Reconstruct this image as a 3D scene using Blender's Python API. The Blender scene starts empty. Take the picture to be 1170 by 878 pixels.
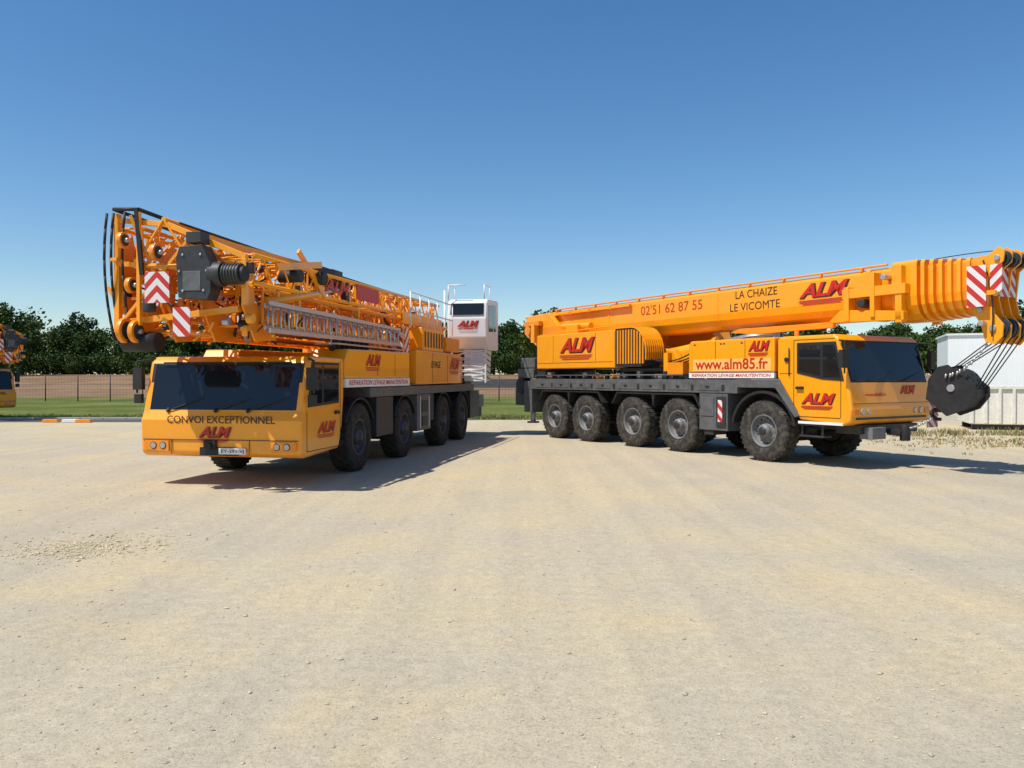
import bpy, bmesh, math, random
from mathutils import Vector, Matrix
R=random.Random(7)
sc=bpy.context.scene
D=bpy.data
# ------------------------------------------------------------------ materials
def newmat(name):
    m=D.materials.new(name); m.use_nodes=True
    nt=m.node_tree; b=nt.nodes['Principled BSDF']
    return m,nt,b
def paint(name,col,rough=.35,metal=0,coat=0,var=.12,dust=0.0,scale=3.0,bump=0.0,low=0.0):
    m,nt,b=newmat(name); N=nt.nodes; L=nt.links
    tc=N.new('ShaderNodeTexCoord'); no=N.new('ShaderNodeTexNoise'); no.inputs['Scale'].default_value=scale; no.inputs['Detail'].default_value=8; no.inputs['Roughness'].default_value=.65
    L.new(tc.outputs['Object'],no.inputs['Vector'])
    r=N.new('ShaderNodeValToRGB'); r.color_ramp.elements[0].position=.3; r.color_ramp.elements[1].position=.7
    a=tuple(c*(1-var) for c in col); c2=tuple(min(1,c*(1+var)) for c in col)
    r.color_ramp.elements[0].color=(*a,1); r.color_ramp.elements[1].color=(*c2,1)
    L.new(no.outputs['Fac'],r.inputs['Fac'])
    out=r.outputs['Color']
    if dust>0:
        n2=N.new('ShaderNodeTexNoise'); n2.inputs['Scale'].default_value=9; n2.inputs['Detail'].default_value=10; L.new(tc.outputs['Object'],n2.inputs['Vector'])
        rr=N.new('ShaderNodeMapRange'); rr.inputs['From Min'].default_value=.42; rr.inputs['From Max'].default_value=.75; rr.inputs['To Max'].default_value=dust
        L.new(n2.outputs['Fac'],rr.inputs['Value'])
        fac=rr.outputs['Result']
        if low>0:   # road dust that gathers on the low parts of the vehicle
            ge=N.new('ShaderNodeNewGeometry'); sp=N.new('ShaderNodeSeparateXYZ'); L.new(ge.outputs['Position'],sp.inputs[0])
            lr=N.new('ShaderNodeMapRange'); lr.inputs['From Min'].default_value=1.5; lr.inputs['From Max'].default_value=.4; lr.inputs['To Max'].default_value=low; L.new(sp.outputs['Z'],lr.inputs['Value'])
            mm=N.new('ShaderNodeMath'); mm.operation='MULTIPLY'; L.new(lr.outputs['Result'],mm.inputs[0]); L.new(n2.outputs['Fac'],mm.inputs[1])
            aa=N.new('ShaderNodeMath'); aa.operation='ADD'; L.new(mm.outputs[0],aa.inputs[0]); L.new(fac,aa.inputs[1]); fac=aa.outputs[0]
        mx=N.new('ShaderNodeMixRGB'); L.new(fac,mx.inputs['Fac']); L.new(out,mx.inputs['Color1']); mx.inputs['Color2'].default_value=(.34,.28,.2,1)
        out=mx.outputs['Color']
    L.new(out,b.inputs['Base Color'])
    mr=N.new('ShaderNodeMapRange'); mr.inputs['To Min'].default_value=max(.03,rough-.08); mr.inputs['To Max'].default_value=min(1,rough+.12); L.new(no.outputs['Fac'],mr.inputs['Value']); L.new(mr.outputs['Result'],b.inputs['Roughness'])
    b.inputs['Metallic'].default_value=metal; b.inputs['Coat Weight'].default_value=coat; b.inputs['Coat Roughness'].default_value=.08
    if bump>0:
        bp=N.new('ShaderNodeBump'); bp.inputs['Strength'].default_value=bump; bp.inputs['Distance'].default_value=.02; L.new(no.outputs['Fac'],bp.inputs['Height']); L.new(bp.outputs['Normal'],b.inputs['Normal'])
    return m
Y=paint('yellow_paint',(.95,.355,.002),.32,coat=.3,var=.05,dust=.05,low=.25)
YD=paint('orange_paint',(.88,.275,.002),.4,coat=.15,var=.10,dust=.07)
G=paint('grey_paint',(.095,.10,.105),.5,var=.15,dust=.22)
GD=paint('dark_grey_paint',(.026,.028,.031),.5,var=.2,dust=.05)
K=paint('black_rubber',(.013,.013,.014),.6,var=.3,dust=.03)
TY=paint('tyre_rubber',(.022,.020,.018),.85,var=.3,dust=.26,bump=.3)
RIM=paint('rim_grey',(.15,.155,.16),.5,var=.2,dust=.25)
RIM_SHADE=paint('rim_grey_shaded',(.05,.052,.055),.55,var=.2,dust=.15)  # darker rim copy: shade on the left crane's wheels put into the colour
TY_SHADE=paint('tyre_rubber_shaded',(.014,.013,.012),.88,var=.3,dust=.12,bump=.3)  # tyre rubber again, with the left crane's shade painted in
AL=paint('aluminium',(.5,.5,.5),.4,metal=.7,var=.1,dust=.1)
W=paint('white_paint',(.78,.78,.77),.4,var=.04,dust=.04)
RD=paint('red_paint',(.55,.02,.01),.45,var=.1)
RDK=paint('dark_red_print',(.50,.035,.012),.5,var=.1)
BKP=paint('black_print',(.03,.02,.01),.5,var=.1)
PALE=paint('pale_orange_film',(.85,.48,.13),.5,var=.05)
LENS=paint('lamp_lens',(.45,.45,.45),.08,metal=.5,var=.02)
AMB=paint('amber_lens',(.9,.25,.01),.2,var=.02)
def glassmat():
    m,nt,b=newmat('tinted_glass'); b.inputs['Base Color'].default_value=(.010,.013,.016,1); b.inputs['Roughness'].default_value=.04; b.inputs['IOR'].default_value=1.5
    return m
GL=glassmat()
def hazard(name,vec,period,off=0.0,absy=None):
    m,nt,b=newmat(name); N=nt.nodes; L=nt.links
    tc=N.new('ShaderNodeTexCoord'); v=tc.outputs['Object']
    if absy is not None:
        s=N.new('ShaderNodeVectorMath'); s.operation='SUBTRACT'; L.new(v,s.inputs[0]); s.inputs[1].default_value=(0,absy,0)
        a=N.new('ShaderNodeVectorMath'); a.operation='ABSOLUTE'; L.new(s.outputs[0],a.inputs[0]); v=a.outputs[0]
    d=N.new('ShaderNodeVectorMath'); d.operation='DOT_PRODUCT'; L.new(v,d.inputs[0]); d.inputs[1].default_value=tuple(c/period for c in vec)
    ad=N.new('ShaderNodeMath'); ad.operation='ADD'; L.new(d.outputs['Value'],ad.inputs[0]); ad.inputs[1].default_value=off+50
    f=N.new('ShaderNodeMath'); f.operation='FRACT'; L.new(ad.outputs[0],f.inputs[0])
    g=N.new('ShaderNodeMath'); g.operation='GREATER_THAN'; L.new(f.outputs[0],g.inputs[0]); g.inputs[1].default_value=.5
    mx=N.new('ShaderNodeMixRGB'); L.new(g.outputs[0],mx.inputs['Fac']); mx.inputs['Color1'].default_value=(.72,.70,.68,1); mx.inputs['Color2'].default_value=(.55,.03,.02,1)
    L.new(mx.outputs[0],b.inputs['Base Color']); b.inputs['Roughness'].default_value=.4
    return m
HZ_side=hazard('hazard_stripes_side',(1,0,1),.26)
HZ_sideb=hazard('hazard_stripes_side_b',(-1,0,1),.26)
HZ_front=hazard('hazard_stripes_front',(0,1,1),.24)
HZ_chev=hazard('hazard_chevron',(0,1,1),.22,absy=-.22)
# ------------------------------------------------------------------ builder
class B:
    def __init__(s): s.bm=bmesh.new(); s.mats=[]
    def mi(s,m):
        if m not in s.mats: s.mats.append(m)
        return s.mats.index(m)
    def face(s,vs,m,smooth=False):
        try:
            f=s.bm.faces.new(vs); f.material_index=s.mi(m); f.smooth=smooth; return f
        except ValueError: return None
    def poly(s,pts,m):
        return s.face([s.bm.verts.new(p) for p in pts],m)
    def box(s,x0,x1,y0,y1,z0,z1,m):
        s.prism([(x0,z0),(x1,z0),(x1,z1),(x0,z1)],y0,y1,m)
    def prism(s,pts,y0,y1,m):       # profile in x,z
        a=[s.bm.verts.new((p[0],y0,p[1])) for p in pts]; b=[s.bm.verts.new((p[0],y1,p[1])) for p in pts]
        s._ext(a,b,m)
    def prism_yz(s,pts,x0,x1,m,pts2=None):
        pts2=pts2 or pts
        a=[s.bm.verts.new((x0,p[0],p[1])) for p in pts]; b=[s.bm.verts.new((x1,p[0],p[1])) for p in pts2]
        s._ext(a,b,m)
    def _ext(s,a,b,m,caps=True,smooth=False):
        n=len(a)
        for i in range(n): s.face([a[i],a[(i+1)%n],b[(i+1)%n],b[i]],m,smooth)
        if caps: s.face(a[::-1],m); s.face(b,m)
    def cyl(s,p0,p1,r,m,seg=10,r2=None,caps=True):
        p0=Vector(p0); p1=Vector(p1); d=(p1-p0)
        if d.length<1e-5: return
        q=d.to_track_quat('Z','Y'); r2=r if r2 is None else r2
        a=[];b=[]
        for i in range(seg):
            t=2*math.pi*i/seg; o=q@Vector((math.cos(t),math.sin(t),0))
            a.append(s.bm.verts.new(p0+o*r)); b.append(s.bm.verts.new(p1+o*r2))
        s._ext(a,b,m,caps,True)
    def path(s,pts,r,m,seg=7):
        for i in range(len(pts)-1): s.cyl(pts[i],pts[i+1],r,m,seg)
    def hose(s,p0,p1,sag,r,m,n=8,dirv=(0,0,-1)):
        p0=Vector(p0);p1=Vector(p1);dv=Vector(dirv)
        pts=[p0.lerp(p1,i/n)+dv*sag*4*(i/n)*(1-i/n) for i in range(n+1)]
        s.path(pts,r,m,6)
    def beam(s,p0,p1,w,h,m):
        p0=Vector(p0);p1=Vector(p1); q=(p1-p0).to_track_quat('Z','Y')
        a=[];b=[]
        for cx,cy in ((-1,-1),(1,-1),(1,1),(-1,1)):
            o=q@Vector((cx*w/2,cy*h/2,0)); a.append(s.bm.verts.new(p0+o)); b.append(s.bm.verts.new(p1+o))
        s._ext(a,b,m)
    def rev(s,prof,seg,c=(0,0,0)):
        rings=[]
        for (r,yy,m) in prof:
            rings.append([s.bm.verts.new((c[0]+r*math.cos(2*math.pi*i/seg),c[1]+yy,c[2]+r*math.sin(2*math.pi*i/seg))) for i in range(seg)])
        for k in range(len(rings)-1):
            for i in range(seg):
                s.face([rings[k][i],rings[k][(i+1)%seg],rings[k+1][(i+1)%seg],rings[k+1][i]],prof[k+1][2],True)
    def lattice(s,x0,x1,y0,y1,z0,z1,n,rc,rd,m,top_tri=False,drop=0.0):
        if top_tri:
            ch=[(y0,z0),(y1,z0),((y0+y1)/2,z1)]
        else: ch=[(y0,z0),(y1,z0),(y1,z1),(y0,z1)]
        Z=lambda x,z: z-drop*(x-x0)/(x1-x0)
        for c in ch: s.cyl((x0,c[0],c[1]),(x1,c[0],c[1]-drop),rc,m,8)
        k=len(ch); dx=(x1-x0)/n
        for i in range(n):
            xa=x0+dx*i; xb=xa+dx; xm=(xa+xb)/2
            for j in range(k):
                a=ch[j]; b=ch[(j+1)%k]
                s.cyl((xa,a[0],Z(xa,a[1])),(xm,b[0],Z(xm,b[1])),rd,m,6,caps=False); s.cyl((xm,b[0],Z(xm,b[1])),(xb,a[0],Z(xb,a[1])),rd,m,6,caps=False)
                if i%3==0: s.cyl((xa,a[0],Z(xa,a[1])),(xa,b[0],Z(xa,b[1])),rd,m,6,caps=False)
    def obj(s,name,parent=None,bevel=0,loc=(0,0,0),seg=2,recalc=True):
        if recalc: bmesh.ops.recalc_face_normals(s.bm,faces=s.bm.faces)
        me=D.meshes.new(name); s.bm.to_mesh(me); s.bm.free()
        for m in s.mats: me.materials.append(m)
        o=D.objects.new(name,me); sc.collection.objects.link(o); o.location=loc
        if parent: o.parent=parent
        if bevel:
            md=o.modifiers.new('b','BEVEL'); md.width=bevel; md.segments=seg; md.limit_method='ANGLE'; md.angle_limit=math.radians(35); md.use_clamp_overlap=True
        return o
def empty(name,loc=(0,0,0),rz=0,parent=None,ry=0):
    e=D.objects.new(name,None); sc.collection.objects.link(e); e.location=loc; e.rotation_euler=(0,ry,rz); e.empty_display_size=.2
    if parent: e.parent=parent
    return e
def text(name,s,w,h,loc,face,mat,parent,shear=0,bold=.0,off=(0,0,0)):
    c=D.curves.new(name,'FONT'); c.body=s; c.size=1; c.shear=shear; c.offset=bold; c.extrude=.001; c.align_x='CENTER'; c.align_y='CENTER'; c.resolution_u=3
    c.materials.append(mat)
    o=D.objects.new(name,c); sc.collection.objects.link(o)
    bpy.context.view_layer.update()
    dx,dy=max(.01,o.dimensions.x),max(.01,o.dimensions.y)
    o.scale=(w/dx,h/dy,1); o.parent=parent
    o.location=Vector(loc)+Vector(off)
    o.rotation_euler={'R':(math.pi/2,0,0),'L':(math.pi/2,0,math.pi),'F':(math.pi/2,0,math.pi/2)}[face]
    return o
def logo(name,w,h,loc,face,parent,off=(0,0,0)):
    n={'R':Vector((0,-1,0)),'L':Vector((0,1,0)),'F':Vector((1,0,0))}[face]
    u={'R':Vector((1,0,0)),'L':Vector((-1,0,0)),'F':Vector((0,1,0))}[face]
    l=Vector(loc)
    text(name+'_outline','ALM',w*.98,h*.66,l+n*.002+Vector((0,0,h*.09))+u*w*.025,face,BKP,parent,.35,.05,off)  # black printed outline, an offset copy behind the red letters
    text(name+'_letters','ALM',w*.95,h*.62,l+n*.006+Vector((0,0,h*.12)),face,RD,parent,.35,.03,off)
    b=B()
    for k,(zz,ww) in enumerate(((-.30,.95),(-.38,.92),(-.46,.8))):
        c=l+n*.004+Vector((0,0,h*zz)); hh=Vector((0,0,h*.024))
        a=[c-u*w*ww/2-hh,c+u*w*ww/2*.9-hh,c+u*w*ww/2+hh,c-u*w*ww/2*.9+hh]
        b.poly(a,RDK)
    b.obj(name+'_underline',parent,loc=off)
# ------------------------------------------------------------------ wheel mesh
def wheel_mesh(TY,RIM):
    b=B()
    prof=[(.36,-.16,TY),(.40,-.20,TY),(.50,-.215,TY),(.60,-.205,TY),(.655,-.185,TY),(.672,-.15,TY),(.675,0,TY),(.672,.15,TY),(.655,.185,TY),(.60,.205,TY),(.50,.215,TY),(.40,.20,TY),(.362,.185,TY),
          (.358,.19,RIM),(.335,.188,RIM),(.33,.15,RIM),(.315,.12,RIM),(.30,.06,RIM),(.27,.045,RIM),(.20,.075,RIM),(.165,.08,RIM),(.155,.15,RIM),(.14,.20,RIM),(.10,.215,RIM),(.095,.235,GD),(.001,.237,GD)]
    b.rev(prof,48)
    n=36
    for i in range(n):
        for sd in (-1,1):
            t=2*math.pi*(i+(.5 if sd>0 else 0))/n
            M=Matrix.Rotation(-t,4,'Y')
            vs=[]
            for (x,yy,z) in ((-.028,.01,.665),(.028,.01,.665),(.045,.175,.65),(-.012,.175,.65),(-.026,.01,.688),(.026,.01,.688),(.042,.185,.680),(-.01,.185,.680)):
                vs.append(b.bm.verts.new(M@Vector((x,yy*sd,z))))
            for f in ((0,1,2,3),(4,5,6,7),(0,1,5,4),(1,2,6,5),(2,3,7,6),(3,0,4,7)): b.face([vs[k] for k in f],TY)
    for i in range(10):
        t=2*math.pi*i/10; c=Vector((.225*math.cos(t),0,.225*math.sin(t)))
        b.cyl(c+Vector((0,.06,0)),c+Vector((0,.10,0)),.018,RIM,6)
        t+=math.pi/10; c=Vector((.285*math.cos(t),0,.285*math.sin(t)))
        b.cyl(c+Vector((0,.03,0)),c+Vector((0,.061,0)),.022,K,8)
    b.cyl((0,-.15,0),(0,-.02,0),.33,GD,24)
    bmesh.ops.recalc_face_normals(b.bm,faces=b.bm.faces)
    me=D.meshes.new('wheel'); b.bm.to_mesh(me); b.bm.free()
    for m in b.mats: me.materials.append(m)
    return me
WM=wheel_mesh(TY,RIM); WM2=wheel_mesh(TY_SHADE,RIM_SHADE)
def wheels(parent,xs,half,me):
    k=1
    for i,x in enumerate(xs):
        for sd in (-1,1):
            o=D.objects.new('wheel_%d'%k,me); k+=1; sc.collection.objects.link(o); o.parent=parent
            o.location=(x,sd*(half-.235),.685); o.rotation_euler=(0,0,0 if sd>0 else math.pi)
# ------------------------------------------------------------------ telescopic crane (right)
TC=empty('telescopic_mobile_crane')
th=math.atan2(-.849,.53)
h=Vector((math.cos(th),math.sin(th),0)); l=Vector((-h.y,h.x,0))
TC.location=Vector((5.54,17.8,0))+l*1.375; TC.rotation_euler=(0,0,th)
HW=1.375
AX=[0,-2.7,-4.43,-6.48,-8.07]
wheels(TC,AX,HW,WM)
b=B()
b.box(-9.3,1.9,-.5,.5,.75,1.5,GD)
for x in AX:
    b.cyl((x,-1.0,.685),(x,1.0,.685),.11,GD,10); b.cyl((x,-.2,.685),(x,.2,.685),.27,GD,12)
b.obj('chassis_frame',TC,.02)
b=B()
b.box(-9.35,-.72,-HW,HW,1.50,1.82,G)
for i in range(8):
    x=-9.0+i*1.0
    b.box(x,x+.72,-HW-.012,-HW+.02,1.56,1.76,G); b.box(x,x+.72,HW-.02,HW+.012,1.56,1.76,G)
    b.box(x+.80,x+.90,-HW-.008,-HW+.02,1.55,1.70,GD); b.cyl((x+.3,-HW-.03,1.66),(x+.42,-HW-.03,1.66),.015,K,6)
b.obj('carrier_deck',TC,.015)
b=B()
for sd in (-1,1):
    for grp in ((-2.7,-4.43),(-6.48,-8.07)):
        x1=grp[0]+.78; x0=grp[1]-.78; y0,y1=(-HW,-.85) if sd<0 else (.85,HW)
        b.prism([(x0-.05,1.15),(x0+.0,1.15),(x0+.2,1.43),(x1-.2,1.43),(x1,1.15),(x1+.05,1.15),(x1-.16,1.47),(x0+.16,1.47)],y0,y1,K)
        xm=(grp[0]+grp[1])/2
        b.prism([(xm-.06,1.43),(xm+.06,1.43),(xm+.01,1.12),(xm-.01,1.12)],y0,y1,K)
    y0,y1=(-HW,-.85) if sd<0 else (.85,HW)
    out=[];inn=[]
    for i in range(13):
        t=math.radians(8+i*(164/12)); out.append((.90*math.cos(t),.72+.86*math.sin(t))); inn.append((.84*math.cos(t),.72+.80*math.sin(t)))
    for i in range(12): b.prism([out[i],out[i+1],inn[i+1],inn[i]],y0,y1,K)
b.obj('mudguards',TC)
b=B()
for sd in (-1,1):
    a=(lambda p,q:(p,q) if sd>0 else (-q,-p))
    y0,y1=a(.55,HW-.01); b.box(-1.92,-1.02,y0,y1,.62,1.49,G)
    y0,y1=a(1.0,HW+.015); b.box(-1.36,-1.06,y0,y1,.70,1.42,GD)
    y0,y1=a(1.0,HW+.01); b.box(-1.86,-1.44,y0,y1,.95,1.40,G)
    y0,y1=a(.9,HW-.05); b.box(-1.8,-1.5,y0,y1,.5,.62,GD)
    y0,y1=a(.5,HW-.02); b.box(-9.75,-9.30,y0,y1,.75,1.75,G)
    b.cyl((-9.52,sd*1.15,.45),(-9.52,sd*1.15,.8),.09,AL,10); b.cyl((-9.52,sd*1.15,.40),(-9.52,sd*1.15,.45),.2,GD,14)
    y0,y1=a(1.28,HW+.01)
    b.prism([(-.75,1.83),(.46,1.83),(1.00,1.06),(.88,1.02),(.36,1.64),(-.72,1.64)],y0,y1,G)
    b.box(-1.30,-1.16,*a(HW,HW+.022),.82,1.34,HZ_side)
b.obj('outrigger_boxes',TC,.015)
b=B()
prof=[(.40,1.86),(.46,1.80),(.92,1.14),(.98,.98),(2.02,.90),(2.20,.96),(2.23,1.22),(2.17,1.76),(1.93,2.66),(1.80,2.75),(.48,2.75),(.40,2.68)]
b.prism(prof,-1.37,1.37,Y)
b.obj('cab_body',TC,.07,seg=3)
b=B()
def slantface(b,p0,p1,y0,y1,off,m,th=.02):
    d=Vector((p1[0]-p0[0],0,p1[1]-p0[1])).normalized(); n=Vector((d.z,0,-d.x))
    P=[Vector((p0[0],y0,p0[1])),Vector((p0[0],y1,p0[1])),Vector((p1[0],y1,p1[1])),Vector((p1[0],y0,p1[1]))]
    a=[b.bm.verts.new(p+n*(off-th)) for p in P]; c=[b.bm.verts.new(p+n*off) for p in P]
    b._ext(a,c,m)
slantface(b,(2.162,1.76),(1.94,2.63),-1.32,1.32,.008,K)
slantface(b,(2.152,1.80),(1.948,2.60),-1.28,1.28,.016,GL)
for sd in (-1,1):
    y0,y1=(-1.386,-1.36) if sd<0 else (1.36,1.386)
    b.prism([(.93,1.96),(1.55,1.83),(2.06,1.80),(1.87,2.60),(.93,2.60)],y0,y1,K)
    y0,y1=(-1.392,-1.37) if sd<0 else (1.37,1.392)
    b.prism([(.98,2.0),(1.44,1.91),(1.52,1.88),(1.52,2.54),(.98,2.54)],y0,y1,GL)
    b.prism([(1.57,1.87),(2.0,1.87),(1.84,2.54),(1.57,2.54)],y0,y1,GL)
b.obj('cab_windows',TC,.008)
b=B()
for (x0,x1,z0,z1) in ((.84,.855,1.25,2.66),(1.98,1.995,1.06,1.82),(.86,1.98,1.04,1.055),(.855,2.0,2.655,2.667),(.48,.80,1.95,1.96)):
    for sd in (-1,1):
        yy=(-1.376,-1.36) if sd<0 else (1.36,1.376); b.box(x0,x1 if z0<2.6 else 1.85,*yy,z0,z1,BKP)
for sd in (-1,1):
    yy=(-1.42,-1.37) if sd<0 else (1.37,1.42)
    b.box(.92,1.10,*yy,1.62,1.68,K); b.cyl((.66,sd*1.36,2.25),(.66,sd*1.40,2.25),.05,K,12); b.path([(.74,sd*1.40,1.9),(.74,sd*1.40,2.5)],.012,K)
    yy=(-1.40,-1.36) if sd<0 else (1.36,1.40)
    b.box(.98,2.05,*yy,.90,.955,W)
    ys=sd*1.40
    b.path([(1.95,ys*.98,2.62),(2.15,ys*1.06,2.60),(2.15,ys*1.06,1.95)],.018,K)
    b.box(2.10,2.20,min(ys*1.02,ys*1.15),max(ys*1.02,ys*1.15),2.06,2.42,K)
    b.cyl((2.215,sd*1.0,1.18),(2.25,sd*1.0,1.18),.07,LENS,16); b.cyl((2.21,sd*.80,1.18),(2.245,sd*.80,1.18),.06,LENS,16)
    b.box(2.20,2.24,min(sd*1.14,sd*1.3),max(sd*1.14,sd*1.3),1.12,1.24,AMB)
b.box(2.19,2.235,-1.2,1.2,1.02,1.06,GD)
b.box(2.205,2.222,-1.3,1.3,1.34,1.35,BKP)
b.cyl((2.2,-.7,1.80),(2.12,.1,1.98),.012,K); b.cyl((2.2,.4,1.80),(2.12,1.1,1.98),.012,K)
for sd in (-1,1): b.cyl((.7,sd*1.1,2.75),(.7,sd*1.1,2.87),.05,AMB,12)
b.obj('cab_trim',TC,.004)
b=B()
b.box(1.6,2.16,-1.0,1.0,.72,.90,GD)
b.box(2.05,2.34,-.85,-.40,.62,.86,RIM)
b.box(2.14,2.5,-.08,.08,.68,.80,K); b.cyl((2.5,0,.58),(2.5,0,.9),.10,K,12); b.cyl((2.42,-.16,.74),(2.42,.16,.74),.07,K,10)
b.box(.95,1.55,-1.33,-1.05,.62,.66,GD); b.box(.95,1.55,-1.33,-1.05,.86,.9,GD); b.box(.98,1.02,-1.3,-1.27,.62,1.0,GD); b.box(1.48,1.52,-1.3,-1.27,.62,1.0,GD)
b.obj('bumper_hardware',TC,.01)
b=B(); b.box(2.12,2.15,1.40,1.78,.78,1.52,HZ_front); b.obj('width_marker',TC)
b=B()
for sd in (-1,1):
    yy=(-1.37,-.62) if sd<0 else (.62,1.37)
    b.prism([(-2.28,1.99),(.33,1.99),(.33,2.75),(-2.2,2.75),(-2.28,2.68)],*yy,Y)
    yy=(-.6,-.35) if sd<0 else (.35,.6)
    b.box(-2.2,.3,*yy,1.84,2.55,GD)
b.box(-2.1,.3,-.34,.34,1.84,2.3,GD)
b.obj('side_cowls',TC,.03)
b=B()
for sd in (-1,1):
    yy=(-1.376,-1.30) if sd<0 else (1.30,1.376)
    b.box(-2.26,.33,*yy,1.855,1.975,W)
    yy=(-1.3745,-1.36) if sd<0 else (1.36,1.3745)
    b.box(-2.12,.24,*yy,2.02,2.30,PALE)
    for x in (-1.4,-.5): b.box(x,x+.012,*yy,2.32,2.72,BKP)
    for x in (-2.1,-1.25,-1.15,-.62): b.box(x,x+.06,*yy,2.64,2.67,K)
b.obj('name_plates',TC)
for f,s in (('R',-1),('L',1)):
    text('web_address','www.alm85.fr',2.2,.25,(-.94,s*1.378,2.17),f,RD,TC,0,.015)
    text('service_text','REPARATION LEVAGE MANUTENTION',2.4,.07,(-.97,s*1.379,1.915),f,RD,TC,.2,.01)
    logo('cowl_logo',.62,.36,(-.12,s*1.372,2.52),f,TC)
    logo('door_logo',.85,.36,(1.42,s*1.373,1.38),f,TC)
logo('front_logo',.55,.28,(2.195,.55,1.58),'F',TC)
text('front_text','www.alm85.fr',.7,.07,(2.214,-.55,1.52),'F',RD,TC,0,.01)
b=B()
b.cyl((-4.9,0,1.82),(-4.9,0,2.02),.95,GD,40); b.cyl((-4.9,0,2.02),(-4.9,0,2.14),1.05,G,40)
b.prism([(-6.6,2.14),(-3.6,2.14),(-3.4,2.3),(-3.6,2.6),(-8.9,3.2),(-8.9,2.3)],-.62,-.42,Y)
b.prism([(-6.6,2.14),(-3.6,2.14),(-3.4,2.3),(-3.6,2.6),(-8.9,3.2),(-8.9,2.3)],.42,.62,Y)
b.box(-9.0,-5.15,-1.36,-.66,2.13,3.18,Y)
b.box(-9.0,-5.5,.66,1.36,2.13,3.1,Y)
b.prism([(-10.6,3.3),(-9.6,2.7),(-8.9,2.3),(-8.3,3.2),(-9.2,3.95),(-10.5,3.9)],-.78,-.6,Y)
b.prism([(-10.6,3.3),(-9.6,2.7),(-8.9,2.3),(-8.3,3.2),(-9.2,3.95),(-10.5,3.9)],.6,.78,Y)
b.obj('superstructure',TC,.03)
b=B()
b.box(-8.95,-5.2,-1.366,-1.35,2.3,2.312,BKP)
for x in (-8.1,-6.0): b.box(x,x+.012,-1.366,-1.35,2.32,3.14,BKP)
b.cyl((-8.7,-1.3,3.2),(-5.4,-1.3,3.3),.018,Y,6)
for x in (-8.7,-7.6,-6.5,-5.4): b.cyl((x,-1.3,3.15),(x,-1.3,3.3),.015,Y,6)
b.box(-9.5,-8.0,-.8,-.1,3.2,3.5,YD); b.cyl((-8.2,-.9,3.45),(-6.8,-.9,3.4),.1,Y,12); b.box(-7.8,-7.2,-1.1,-.7,3.2,3.45,Y)
b.cyl((-10.2,-.95,3.4),(-10.2,-.3,3.4),.16,YD,16); b.box(-10.4,-9.5,-.95,-.8,3.55,3.7,YD); b.box(-9.9,-9.7,-1.0,-.8,3.0,3.6,Y)
b.obj('superstructure_details',TC,.01)
b=B()
cs=[]
for i in range(7):
    t=math.radians(90*i/6); cs.append((-4.45+.55*math.sin(t),2.55+.66*math.cos(t)))
pr=[(-5.14,3.21)]+cs+[(-3.90,2.35),(-4.1,2.16),(-5.14,2.16)]
b.prism(pr,-1.33,-.68,GD)
def offp(p,c=(-4.7,2.6),k=1.045): return (c[0]+(p[0]-c[0])*k,c[1]+(p[1]-c[1])*k)
for j in range(9):
    y0=-1.345+j*.075
    pp=[(-5.13,3.235)]+[offp(p) for p in cs]+[(-3.87,2.36)]
    for i in range(len(pp)-1):
        b.prism([pp[i],pp[i+1],( pp[i+1][0]-.03,pp[i+1][1]-.03),(pp[i][0]-.03,pp[i][1]-.03)],y0,y0+.035,Y)
for j in range(10):
    x=-5.05+j*.115
    zt=3.16 if x<-4.4 else 2.55+.6*math.sqrt(max(0,1-((x+4.45)/.58)**2))
    b.box(x,x+.05,-1.352,-1.32,2.24,zt,Y if j%2==0 else YD)
b.obj('cooler',TC)
logo('superstructure_logo',1.75,.68,(-6.95,-1.364,2.72),'R',TC)
logo('superstructure_logo_b',1.6,.6,(-6.75,1.364,2.65),'L',TC)
b=B()
b.prism([(-5.3,2.1),(-3.6,2.1),(-3.35,2.7),(-3.7,3.6),(-5.3,3.6)],.72,1.4,Y); b.obj('operator_cab',TC,.04)
b=B(); b.prism([(-5.0,2.6),(-3.5,2.6),(-3.78,3.5),(-5.0,3.5)],1.39,1.412,GL); b.obj('operator_cab_window',TC)
b=B()
for sd in (-1,1):
    for i in range(11):
        x=-9.1+i*.62
        if sd<0 or i%2==0: b.cyl((x,sd*1.33,1.82),(x,sd*1.33,1.93),.012,G,6)
    b.cyl((-9.1,sd*1.33,1.93),(-2.5,sd*1.33,1.93),.016,G,6)
b.cyl((-3.3,-.95,1.98),(-2.5,-.95,1.98),.15,AL,14)
b.box(-3.6,-2.5,-1.2,-.6,1.82,1.95,GD); b.box(-3.1,-2.55,-1.3,-1.05,1.95,2.25,YD); b.box(-3.3,-3.15,-1.25,-1.1,1.95,2.5,Y); b.box(-2.9,-2.4,-1.0,-.6,2.2,2.5,Y)
b.box(-3.5,-2.6,.5,1.2,1.82,2.2,G)
for k in range(9): b.hose((-3.8,-.75-.06*k,2.2+.02*k),(-2.5+.1*R.random(),-.5-.08*k,2.05+.05*k),.12,.018,K)
b.cyl((-5.0,-.2,2.35),(-2.4,-.2,2.66),.21,Y,20); b.cyl((-2.4,-.2,2.66),(-.6,-.2,2.9),.15,AL,18); b.cyl((-2.5,-.2,2.65),(-2.35,-.2,2.67),.25,YD,18)
b.box(-9.05,-8.6,-1.3,-.8,1.83,2.1,GD)
for k in range(26):
    x=R.uniform(-8.9,-2.6); s1=R.uniform(.04,.14); b.box(x,x+s1*2,-1.28,-1.28+s1*1.5,1.82,1.84+R.uniform(.04,.2),R.choice([G,GD,GD,K,YD,AL]))
b.cyl((-9.2,-.9,2.0),(-9.2,.9,2.0),.30,GD,20)
b.obj('deck_equipment',TC)
b=B()
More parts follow.
